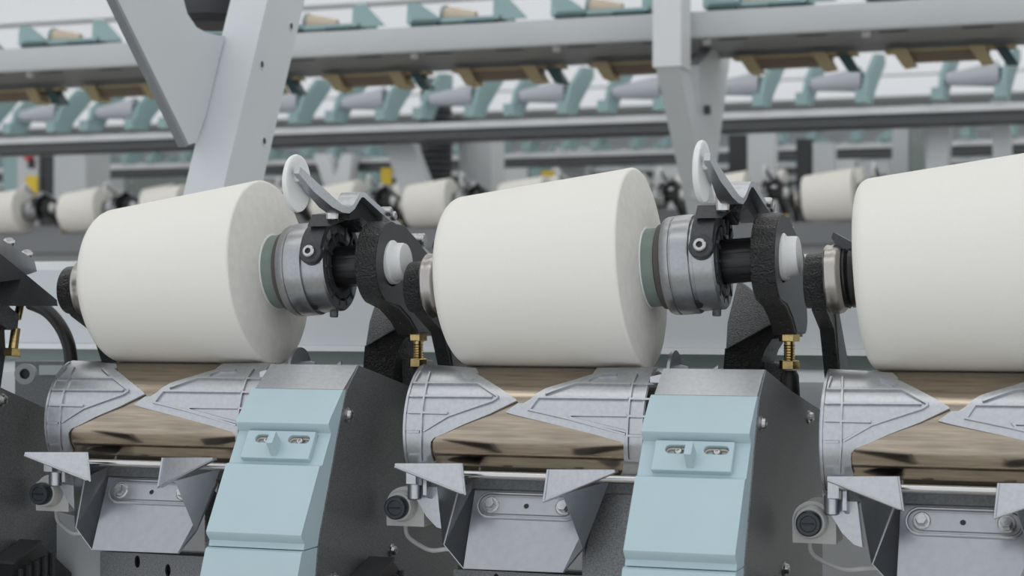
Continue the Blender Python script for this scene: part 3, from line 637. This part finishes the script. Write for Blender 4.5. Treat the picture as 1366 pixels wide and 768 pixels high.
y0, z0 = PX(28, 402, 0.175, -2); y1, z1 = PX(23, 425, 0.175, -2)
b1 = put('yellow_bolt', cyl((X2+0.175, y0, z0), (X2+0.175, y1, z1), 0.0036, 14), 'brass', ra)
y0, z0 = PX(21, 438, 0.175, -2); y1, z1 = PX(17, 468, 0.175, -2)
b2 = put('yellow_bolt', cyl((X2+0.175, y0, z0), (X2+0.175, y1, z1), 0.0042, 14), 'brass', ra)
put('bolt_head', hexa((X2+0.175, y1, z1+0.002), (X2+0.175, y1-0.001, z1-0.005), 0.0080), 'brass', b2)
put('arm_post', prism_x(q2((-40, 410), (38, 434), (40, 470), (33, 520), (-40, 500)), X2+0.140, X2+0.165), 'blackface', ra, True, 0.001)
hs = thing('black_hose', 'curved black rubber hose beside the tilted black arm', 'hose', (-0.47, 0.1, 0.0))
hp = [PY(x, y, 0.10) for x, y in ((40, 404), (62, 414), (80, 434), (91, 458), (95, 485), (95, 520))]
put('hose', tube(smoothpath([tuple(p) for p in hp], 8), 0.0062, 14), 'rubber', hs)
jb = thing('dark_block', 'dark box behind the curved black hose', 'box', (-0.52, 0.25, -0.06))  # plain dark block added to darken the too bright area behind the hose
q = [PY(x, y, 0.24) for x, y in ((20, 482), (120, 482), (120, 560), (20, 560))]
put('box_body', prism([tuple(v) for v in q], (0, 0.05, 0)), 'galv_dark', jb, True, 0.003)
q = [PY(x, y, 0.238) for x, y in ((52, 487), (84, 487), (84, 500), (52, 500))]
put('box_label', prism([tuple(v) for v in q], (0, 0.003, 0)), 'greygreen', jb, False)
kn = thing('frame_lug', 'pale grey round lug with dark bore behind the side panel', 'bracket', (-0.5, 0.15, -0.02))
p = PY(38, 498, 0.15)
put('lug', lathe([(0, 0.005), (0, 0.009), (0.012, 0.010), (0.012, 0.005)], tuple(p), (0.3, -1, 0), 28, None, True), 'paint_mid', kn)
put('lug_bore', cyl((p[0], p[1]+0.002, p[2]), (p[0]+0.003, p[1]-0.006, p[2]), 0.0062, 18), 'rubber', kn)

# ------------------------------------------------------------------ frame parts below the trays
fp = thing('lower_frame_plate', 'light grey painted frame plate below the tray near the tilted black arm', 'frame plate', (-0.40, 0.08, -0.30))
q = [PY(x, y, 0.07) for x, y in ((72, 682), (100, 690), (140, 745), (138, 790), (62, 790))]
put('plate', prism([tuple(v) for v in q], (0, 0.004, 0)), 'paint', fp, True, 0.0006)
for k in (-1, 0):
    ch = thing('slotted_channel', 'dark slotted steel channel below the tray '+HEAD[k], 'channel', (k*P, 0.05, -0.20))
    put('channel_face', holed([(-0.075+k*P, -0.195), (0.105+k*P, -0.195), (0.105+k*P, -0.137), (-0.075+k*P, -0.137)], [[(a+k*P+dx*0.5, b+dz) for dx, dz in circle(0, 0, 0.0055, 16)] for a, b in ((-0.038, -0.144), (-0.008, -0.150), (0.03, -0.150))], (0, 0.040, 0), (1, 0, 0), (0, 0, 1), -0.003), 'galv', ch, True)
    put('channel_back', box(-0.075+k*P, 0.105+k*P, 0.050, 0.058, -0.195, -0.135), 'galv_dark', ch, False)
for k in (-1, 0, 1):
    vb = thing('vent_box', 'black ribbed vent box below the sensor '+HEAD[k], 'vent box', (k*P-0.125, 0.04, -0.20))
    X0 = k*P-0.1365
    poly = [(-0.030, -0.200), (-0.030, -0.1400), (0.010, -0.1270), (0.060, -0.160), (0.060, -0.200)]
    put('vent_shell', prism_x(poly, X0, X0+0.020), 'blackp', vb, True, 0.001)
    for i in range(5):
        put('vent_rib', prism_x([(-0.022+i*0.012, -0.200), (-0.022+i*0.012, -0.146+0.002*i), (-0.018+i*0.012, -0.146+0.002*i), (-0.018+i*0.012, -0.200)], X0+0.020, X0+0.0225), 'blackface', vb, True, 0.0005)
    put('vent_edge', prism_x([(-0.031, -0.1405), (0.010, -0.1275), (0.010, -0.1250), (-0.031, -0.1380)], X0, X0+0.0225), 'blackface', vb, True, 0.0004)

# ------------------------------------------------------------------ creel rows behind
LEAF = [(0.0, -0.012), (0.075, -0.012), (0.105, 0.028), (0.205, 0.112), (0.200, 0.138), (0.125, 0.134), (0.030, 0.062)]
def leafmesh(x):
    b = prism_x(LEAF, x-0.007, x+0.007)
    for v in b.verts: v.co.x += 0.18*v.co.y
    return b
def holder(rot, zs, tube_m, label, group, loc):
    root = thing('tube_holder', label, 'tube holder', loc, group)
    s = -1 if rot else 1
    def tr(bm):
        for v in bm.verts: v.co = Vector((v.co.x*s, v.co.y*s, v.co.z*zs))+Vector(loc)
        return bm
    for x in (-0.10, 0.09):
        put('holder_leaf', tr(leafmesh(x)), 'teal_bg', root, True, 0.002, 1)
        put('holder_foot', tr(box(x-0.022, x+0.014, -0.014, 0.030, -0.014, 0.020)), 'teal_bg', root, True, 0.003, 1)
    bm = lathe([(0, 0), (0, 0.017), (0.165, 0.036), (0.165, 0)], (-0.085, 0.050, 0.046), (1, 0, 0.06), 20)
    put('cone_tube', tr(bm), tube_m, root)
    put('tube_cap', tr(cyl((0.079, 0.050, 0.056), (0.088, 0.050, 0.0565), 0.020, 14)), 'teal_dark', root)
    return root
def row_of(proto, xs, Y, Z):
    out = [proto]
    proto.location = (xs[0], Y, Z)
    for x in xs[1:]:
        c = copy_tree(proto); c.location = (x, Y, Z); out.append(c)
    return out
def zat(px, py, Y): return PY(px, py, Y)[2]
def xat(px, Y, py=150): return PY(px, py, Y)[0]
# row 1: beam over the aisle
Y1 = 2.33; zt = zat(700, 28, Y1); zb = zat(700, 58, Y1)
bm1 = thing('creel_beam', 'wide light grey creel beam with tan cone tubes standing on it', 'beam', (-1.0, Y1+0.15, zb))
put('beam_face', prism_x([(Y1, zb+0.004), (Y1, zt), (Y1+0.02, zt+0.004), (Y1+0.02, zb), (Y1+0.012, zb-0.006), (Y1+0.004, zb-0.004)], -5.5, 1.2), 'paint', bm1, True, 0.002)
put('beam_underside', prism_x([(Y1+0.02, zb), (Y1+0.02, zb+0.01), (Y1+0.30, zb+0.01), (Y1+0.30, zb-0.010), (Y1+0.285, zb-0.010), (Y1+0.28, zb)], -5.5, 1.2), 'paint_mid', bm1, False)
x0 = xat(586, Y1+0.08, 76)
for i in range(-24, 14):
    x = x0+i*P/2
    put('slot_hole', prism([(x+a, Y1+0.075+b, zb-0.0012) for a, b in capsule(-0.022, 0.022, 0, 0.009, 5)], (0, 0, 0.0010)), 'rubber', bm1, False)
    if i % 2 == 0: put('slot_screw', cyl((x-0.055, Y1+0.07, zb-0.010), (x-0.055, Y1+0.07, zb), 0.009, 10), 'white', bm1)
xs = [xat(594, Y1+0.22, 30)-0.085+0.0+i*P for i in range(-7, 6)]
def cone_stand(loc):
    root = thing('cone_stand', 'teal stand with tan paper cone on the wide creel beam', 'cone stand', loc, 'cone stands on the wide creel beam')
    TRI = [(0.0, 0.0), (0.006, 0.047), (0.034, 0.047), (0.150, 0.0)]
    for x in (0.0, 0.200): put('stand_fin', prism_x(TRI, x-0.006, x+0.006), 'teal_bg', root, True, 0.002, 1)
    put('stand_fin', prism_y([(0.0, 0.0), (0.0, 0.045), (0.020, 0.045), (0.075, 0.006), (0.075, 0.0)], 0.002, 0.012), 'teal_bg', root, True, 0.001, 1)
    put('stand_fin', prism_y([(0.200, 0.0), (0.200, 0.050), (0.222, 0.050), (0.270, 0.0)], 0.002, 0.012), 'teal_bg', root, True, 0.001, 1)
    put('stand_base', box(0.0, 0.215, 0.002, 0.060, 0.0, 0.008), 'teal_bg', root, True, 0.001, 1)
    put('stand_foot', box(0.004, 0.064, -0.004, 0.030, -0.006, 0.0), 'teal_dark', root, False)
    put('stand_foot', box(0.130, 0.200, -0.004, 0.030, -0.006, 0.0), 'teal_dark', root, False)
    put('cone', lathe([(0, 0), (0, 0.019), (0.070, 0.011), (0.070, 0)], (0.074, 0.035, 0.020), (1, 0, -0.1), 20), 'tan', root)
    put('cone_ring', cyl((0.066, 0.035, 0.021), (0.075, 0.035, 0.020), 0.021, 16), 'greygreen', root)
    return root
xs = [xat(594, Y1+0.04, 30)-0.074+i*P for i in range(-7, 6)]
row_of(cone_stand((0, 0, 0)), xs, Y1+0.012, zt+0.010)
def hanger():
    root = thing('cone_hanger', 'brown cone bar held by two tan brackets hanging under the wide creel beam', 'hanger', (0, 0, 0), 'hangers under the wide creel beam')
    put('bar', box(-0.06, 0.105, 0.0, 0.04, -0.026, -0.006), 'brown', root, True, 0.004, 1)
    for x in (-0.075, 0.085):
        put('bracket', prism_y([(x-0.022, 0.0), (x+0.012, 0.0), (x+0.030, -0.034), (x+0.004, -0.038)], -0.012, 0.045), 'tan2', root, True, 0.002, 1)
    put('end_block', prism_y([(0.115, 0.0), (0.140, 0.0), (0.165, -0.040), (0.140, -0.040)], 0.0, 0.04), 'teal_dark', root, True, 0.002, 1)
    put('top_strip', box(-0.11, 0.16, 0.0, 0.04, -0.006, 0.0), 'tan2', root, False)
    return root
Yh = Y1+0.27
row_of(hanger(), [xat(624, Yh, 95)+0.07+i*P for i in range(-8, 6)], Yh, zb-0.011)
# Y frame carrying the beam
yf = thing('forked_stand', 'pale grey forked frame post standing in front of the wide creel beam', 'frame post', (xat(900, Y1-0.05, 200), Y1-0.03, FLOOR))
Xf = xat(908, Y1-0.10, 60)
def fz(py, Y): return zat(900, py, Y)
t0 = Y1-0.10
fr = [PX(908, -40, Xf), PX(908, 88, Xf), PX(952, 300, Xf), PX(952, 420, Xf)]
bk = [(y+0.085, z) for y, z in fr]
put('front_arm', prism_x([fr[0], fr[1], bk[1], bk[0]], Xf-0.058, Xf), 'paint_white', yf, True, 0.004, 2)
leg_bot = (fr[3][0]+0.10, FLOOR)
put('front_leg', prism_x([(fr[1][0]+0.002, fr[1][1]-0.001), (fr[2][0], fr[2][1]), leg_bot, (leg_bot[0]+0.085, FLOOR), (fr[2][0]+0.085, fr[2][1]), (bk[1][0]+0.002, bk[1][1]-0.001)], Xf-0.052, Xf-0.003), 'paint', yf, True, 0.004, 2)
A = PX(962, 50, Xf-0.01); B = PX(930, 200, Xf-0.01)
put('rear_arm', prism_x([A, (A[0]+0.10, A[1]), (B[0]+0.16, B[1]-0.05), (B[0]+0.05, B[1]-0.10), B, (B[0]+0.01, B[1]+0.18)], Xf-0.035, Xf-0.008), 'paint', yf, True, 0.003, 2)
put('fork_bolt', cyl((Xf-0.008, B[0]+0.06, B[1]+0.09), (Xf+0.004, B[0]+0.06, B[1]+0.09), 0.010, 12), 'galv_dark', yf)

# row 2 and the rows beyond it
def creel(Y, pyrail, xr, names, seed, zs=1.0):
    zr = zat(740, pyrail, Y)
    lab, grp, rlab = names
    b = thing('creel_rail', rlab, 'rail', (-2.0, Y, zr-0.05))
    put('rail_front', prism_x([(Y, zr-0.022), (Y, zr), (Y+0.05, zr+0.004), (Y+0.05, zr-0.022)], xr[0]-0.3, xr[1]+0.5), 'paint_white', b, True, 0.002, 1)
    put('rail_under', box(xr[0]-0.3, xr[1]+0.5, Y+0.02, Y+0.14, zr-0.055, zr-0.022), 'galv_dark', b, False)
    put('rail_back', box(xr[0]-0.3, xr[1]+0.5, Y+0.24, Y+0.28, zr-0.045, zr-0.005), 'paint', b, False)
    return zr
Y2 = 4.5
xa = xat(680, Y2-0.02); 
xs2 = [xa+0.10+i*P for i in range(-7, 4)]+[xat(1252, Y2-0.02, 140)+0.10+i*P for i in range(0, 2)]
z2 = creel(Y2, 158, (xs2[0], xs2[-1]), ('', '', 'long white creel rail behind the wide beam carrying blue grey tubes'), 1)
row_of(holder(False, 1.15, 'tube_grey', 'teal leaf holder with blue grey tube on the white rail behind the wide beam', 'holders on the white creel rail', (0, 0, 0)), xs2, Y2-0.012, z2+0.030)
Y3 = 6.7
xs3 = [xat(0, Y3, 200)+i*P for i in range(-1, 17)]
z3 = creel(Y3, 203, (xs3[0], xs3[-1]), ('', '', 'blurred creel rail in the second machine row behind the wide beam'), 2)
row_of(holder(False, 1.0, 'tube_pale', 'small blurred teal tube holder on the creel rail of the second row back', 'holders of the second creel row back', (0, 0, 0)), xs3, Y3-0.012, z3+0.025)
put_h = None
Y4 = 9.2
xs4 = [xat(0, Y4, 215)+i*P for i in range(-1, 22)]
z4 = creel(Y4, 226, (xs4[0], xs4[-1]), ('', '', 'far blurred creel rail in the third machine row behind the wide beam'), 3)
row_of(holder(False, 1.0, 'tube_pale', 'tiny blurred teal tube holder on the far rail of the third row back', 'holders of the third creel row back', (0, 0, 0)), xs4, Y4-0.012, z4+0.025)
Y5 = 12.5
xs5 = [xat(0, Y5, 230)+i*P*1.5 for i in range(-1, 19)]
z5 = creel(Y5, 244, (xs5[0], xs5[-1]), ('', '', 'farthest blurred creel rail low against the back of the hall'), 4)
row_of(holder(False, 0.8, 'tube_grey', 'faint teal tube holder on the farthest creel rail', 'holders of the farthest creel row', (0, 0, 0)), xs5, Y5-0.012, z5+0.025)

# winding heads of the machine behind
def bodyrow(Y, ztop, x0, x1, label, m='paint_mid'):
    r = thing('winding_machine', label, 'machine', ((x0+x1)/2, Y+0.3, FLOOR))
    put('body', box(x0, x1, Y+0.02, Y+0.45, FLOOR, ztop-0.07), m, r, False)
    put('top_ledge', box(x0, x1, Y, Y+0.050, ztop-0.07, ztop-0.002), 'galv', r, True, 0.003, 1)
    return r
YB = 4.30
xp = xat(1075, YB, 265)+0.0712
dzB = zat(1075, 265, YB)-0.0964
xsB = [xp+i*P for i in range(-9, 2)]
bodyrow(YB-0.02, dzB+0.026, xsB[0]-0.4, xsB[-1]+0.4, 'light grey machine body below the blurred packages of the row behind')
for x in xsB:
    place(packs[0], (x, YB-0.06, dzB), 'blurred cream yarn package on the machine row behind', 'yarn packages of the row behind')
    place(CRADLE[0], (x, YB-0.06, dzB), 'blurred black package cradle on the machine row behind', 'cradles of the row behind')
YC = 6.45
xC = xat(640, YC, 262); dzC = zat(640, 262, YC)-0.0964
xsC = [xC+i*P for i in range(-12, 8)]
bodyrow(YC-0.02, dzC+0.026, xsC[0]-0.4, xsC[-1]+0.4, 'grey machine body under the second row of blurred packages', 'paint_mid')
for x in xsC: place(packs[0], (x, YC-0.06, dzC), 'far blurred cream yarn package on the second machine row behind', 'yarn packages of the second row behind')
bodyrow(8.9, zat(640, 275, 8.9), -11, 3.0, 'far grey machine body in the third row', 'paint_mid')
bodyrow(12.3, zat(640, 285, 12.3), -14, 4.0, 'farthest grey machine body low at the back of the hall', 'paint_mid')

# end cabinets, ducts and legs between the rows
def panel(root, name, x0, x1, y0, y1, Y, m, th=0.2, bev=0.004):
    a = PY(x0, y0, Y); b = PY(x1, y1, Y); return put(name, box(a[0], b[0], Y, Y+th, b[2], a[2]), m, root, True, bev, 1)
YK = 5.6
c = PY(60, 290, YK)
cb = thing('control_cabinet', 'grey and teal control cabinet with red button and yellow sign', 'cabinet', (c[0], YK+0.1, c[2]))
panel(cb, 'teal_door', 4, 23, 206, 300, YK, 'teal_bg'); panel(cb, 'grey_door', 23, 50, 203, 300, YK, 'paint')
panel(cb, 'dark_side', 50, 72, 206, 300, YK+0.02, 'darkcol'); panel(cb, 'side_panel', 72, 114, 202, 300, YK, 'paint')
panel(cb, 'yellow_sign', 34, 50, 235, 272, YK-0.006, 'yellow', 0.006, 0); p = PY(41, 210, YK)
put('red_button', cyl((p[0], YK-0.03, p[2]), (p[0], YK, p[2]), 0.016, 14), 'red', cb); panel(cb, 'button_base', 37, 45, 213, 224, YK-0.01, 'darkcol', 0.01, 0)
def slab(name, label, cat, pts, Y, m, th=0.08):
    v = [tuple(PY(x, y, Y)) for x, y in pts]; zmin = min(q[2] for q in v)
    o = thing(name, label, cat, (v[0][0], Y+th/2, zmin)); put('body', prism(v, (0, th, 0)), m, o, True, 0.004, 1); return o
s = slab('creel_stand', 'pale leaning creel leg with yellow sign beside the ribbed black duct', 'frame leg', ((506, 165), (543, 165), (552, 200), (590, 300), (548, 300), (520, 215)), 4.655, 'paint_white', 0.07)
panel(s, 'yellow_sign', 508, 522, 224, 246, 4.645, 'yellow', 0.006, 0)
p = PY(582, 200, 5.0)
dk = thing('ribbed_duct', 'thick ribbed black duct standing between pale columns', 'duct', (p[0], 5.0, 0.3))
prof = [(0, 0)]+[(0.0+0.012*i, 0.062 if i % 2 else 0.055) for i in range(46)]+[(0.55, 0)]
put('duct_body', lathe(prof, (p[0], 5.0, zat(582, 300, 5.0)), (0, 0, 1), 24), 'darkcol', dk)
panel(dk, 'duct_head', 560, 612, 158, 176, 4.97, 'darkcol', 0.12)
slab('column', 'pale square column beside the ribbed black duct', 'column', ((612, 165), (655, 165), (655, 300), (612, 300)), 5.1, 'paint_white', 0.15)
for nm, lb, pts, Y, m in (
    ('creel_stand', 'small pale forked leg behind the white disc', ((418, 205), (436, 205), (446, 235), (456, 205), (470, 205), (462, 270), (440, 270)), 6.6, 'paint_white'),
    ('duct', 'narrow dark duct beside the pale forked post', ((972, 180), (996, 180), (996, 300), (972, 300)), 5.6, 'darkcol'),
    ('column', 'pale square column beside the narrow dark duct', ((997, 176), (1032, 176), (1032, 300), (997, 300)), 5.6, 'paint_white'),
    ('duct', 'second narrow dark duct, beside the mid grey column', ((1062, 185), (1082, 185), (1082, 300), (1062, 300)), 6.2, 'darkcol'),
    ('column', 'mid grey column beside the second narrow duct', ((1084, 190), (1112, 190), (1112, 300), (1084, 300)), 6.2, 'paint'),
    ('column', 'mid grey column next to a dark teal cabinet', ((1190, 160), (1212, 160), (1212, 300), (1190, 300)), 5.2, 'paint'),
    ('tall_cabinet', 'dark teal cabinet next to a mid grey column', ((1213, 160), (1236, 160), (1236, 300), (1213, 300)), 5.2, 'greygreen'),
    ('creel_stand', 'slim pale leg leaning against a broad white leg', ((1222, 140), (1236, 140), (1256, 250), (1240, 250)), 4.80, 'paint_white'),
    ('creel_stand', 'broad white creel leg beside a slim leaning leg', ((1244, 138), (1270, 138), (1262, 250), (1232, 250)), 4.655, 'paint_white'),
    ('creel_stand', 'broad white creel leg nearest the fattest yarn package', ((1321, 132), (1346, 132), (1350, 250), (1326, 250)), 4.655, 'paint_white'),
    ('creel_stand', 'faint pale twin leg above the middle yarn package', ((740, 196), (756, 196), (760, 225), (770, 196), (788, 196), (772, 260), (752, 260)), 7.0, 'paint_white'),
    ('column', 'faint grey green block behind the far packages', ((176, 222), (246, 222), (246, 290), (176, 290)), 7.4, 'greygreen'),
    ('column', 'faint pale block behind the far packages', ((116, 218), (165, 218), (165, 290), (116, 290)), 7.4, 'paint')):
    slab(nm, lb, 'duct' if nm == 'duct' else ('cabinet' if 'cabinet' in nm else ('column' if nm == 'column' else 'frame leg')), pts, Y, m)

YM = 8.4
for nm, lb, x0, x1, y0, y1, m in (
    ('end_cabinet', 'narrow teal end cabinet beside the pale square column', 657, 669, 216, 268, 'teal_bg'),
    ('end_cabinet', 'white end cabinet between two narrow teal ones', 673, 704, 214, 268, 'paint_white'),
    ('end_cabinet', 'narrow teal end cabinet beside the yellow tag', 706, 720, 212, 268, 'teal_bg'),
    ('end_cabinet', 'white end cabinet carrying the yellow tag', 738, 766, 220, 268, 'paint_white'),
    ('end_cabinet', 'narrow grey green end cabinet beside a white one', 768, 779, 222, 268, 'greygreen'),
    ('end_cabinet', 'small white end cabinet beside the forked stand', 872, 906, 222, 275, 'paint_white'),
    ('end_cabinet', 'dark teal end cabinet behind the white disc', 404, 416, 206, 262, 'greygreen'),
    ('end_cabinet', 'pale green end cabinet behind the aluminium handle', 470, 486, 222, 262, 'teal_bg'),
    ('end_cabinet', 'narrow teal end cabinet beside the leaning creel stand', 488, 503, 205, 262, 'teal_bg'),
    ('end_cabinet', 'white end cabinet beside the second narrow duct', 1114, 1140, 205, 262, 'paint_white'),
    ('end_cabinet', 'pale end cabinet beside the mid grey column', 1146, 1186, 215, 262, 'paint')):
    a = PY(x0, y0, YM); b = PY(x1, y1, YM)
    o = thing(nm, lb, 'cabinet', ((a[0]+b[0])/2, YM+0.1, FLOOR))
    put('panel', box(a[0], b[0], YM, YM+0.2, FLOOR, a[2]), m, o, True, 0.003, 1)
    put('plinth', box(a[0]+0.01, b[0]-0.01, YM-0.01, YM, FLOOR, FLOOR+0.1), 'galv_dark', o, False)
    if 'carrying the yellow tag' in lb: panel(o, 'yellow_tag', 722, 739, 228, 248, YM-0.012, 'yellow', 0.012, 0)
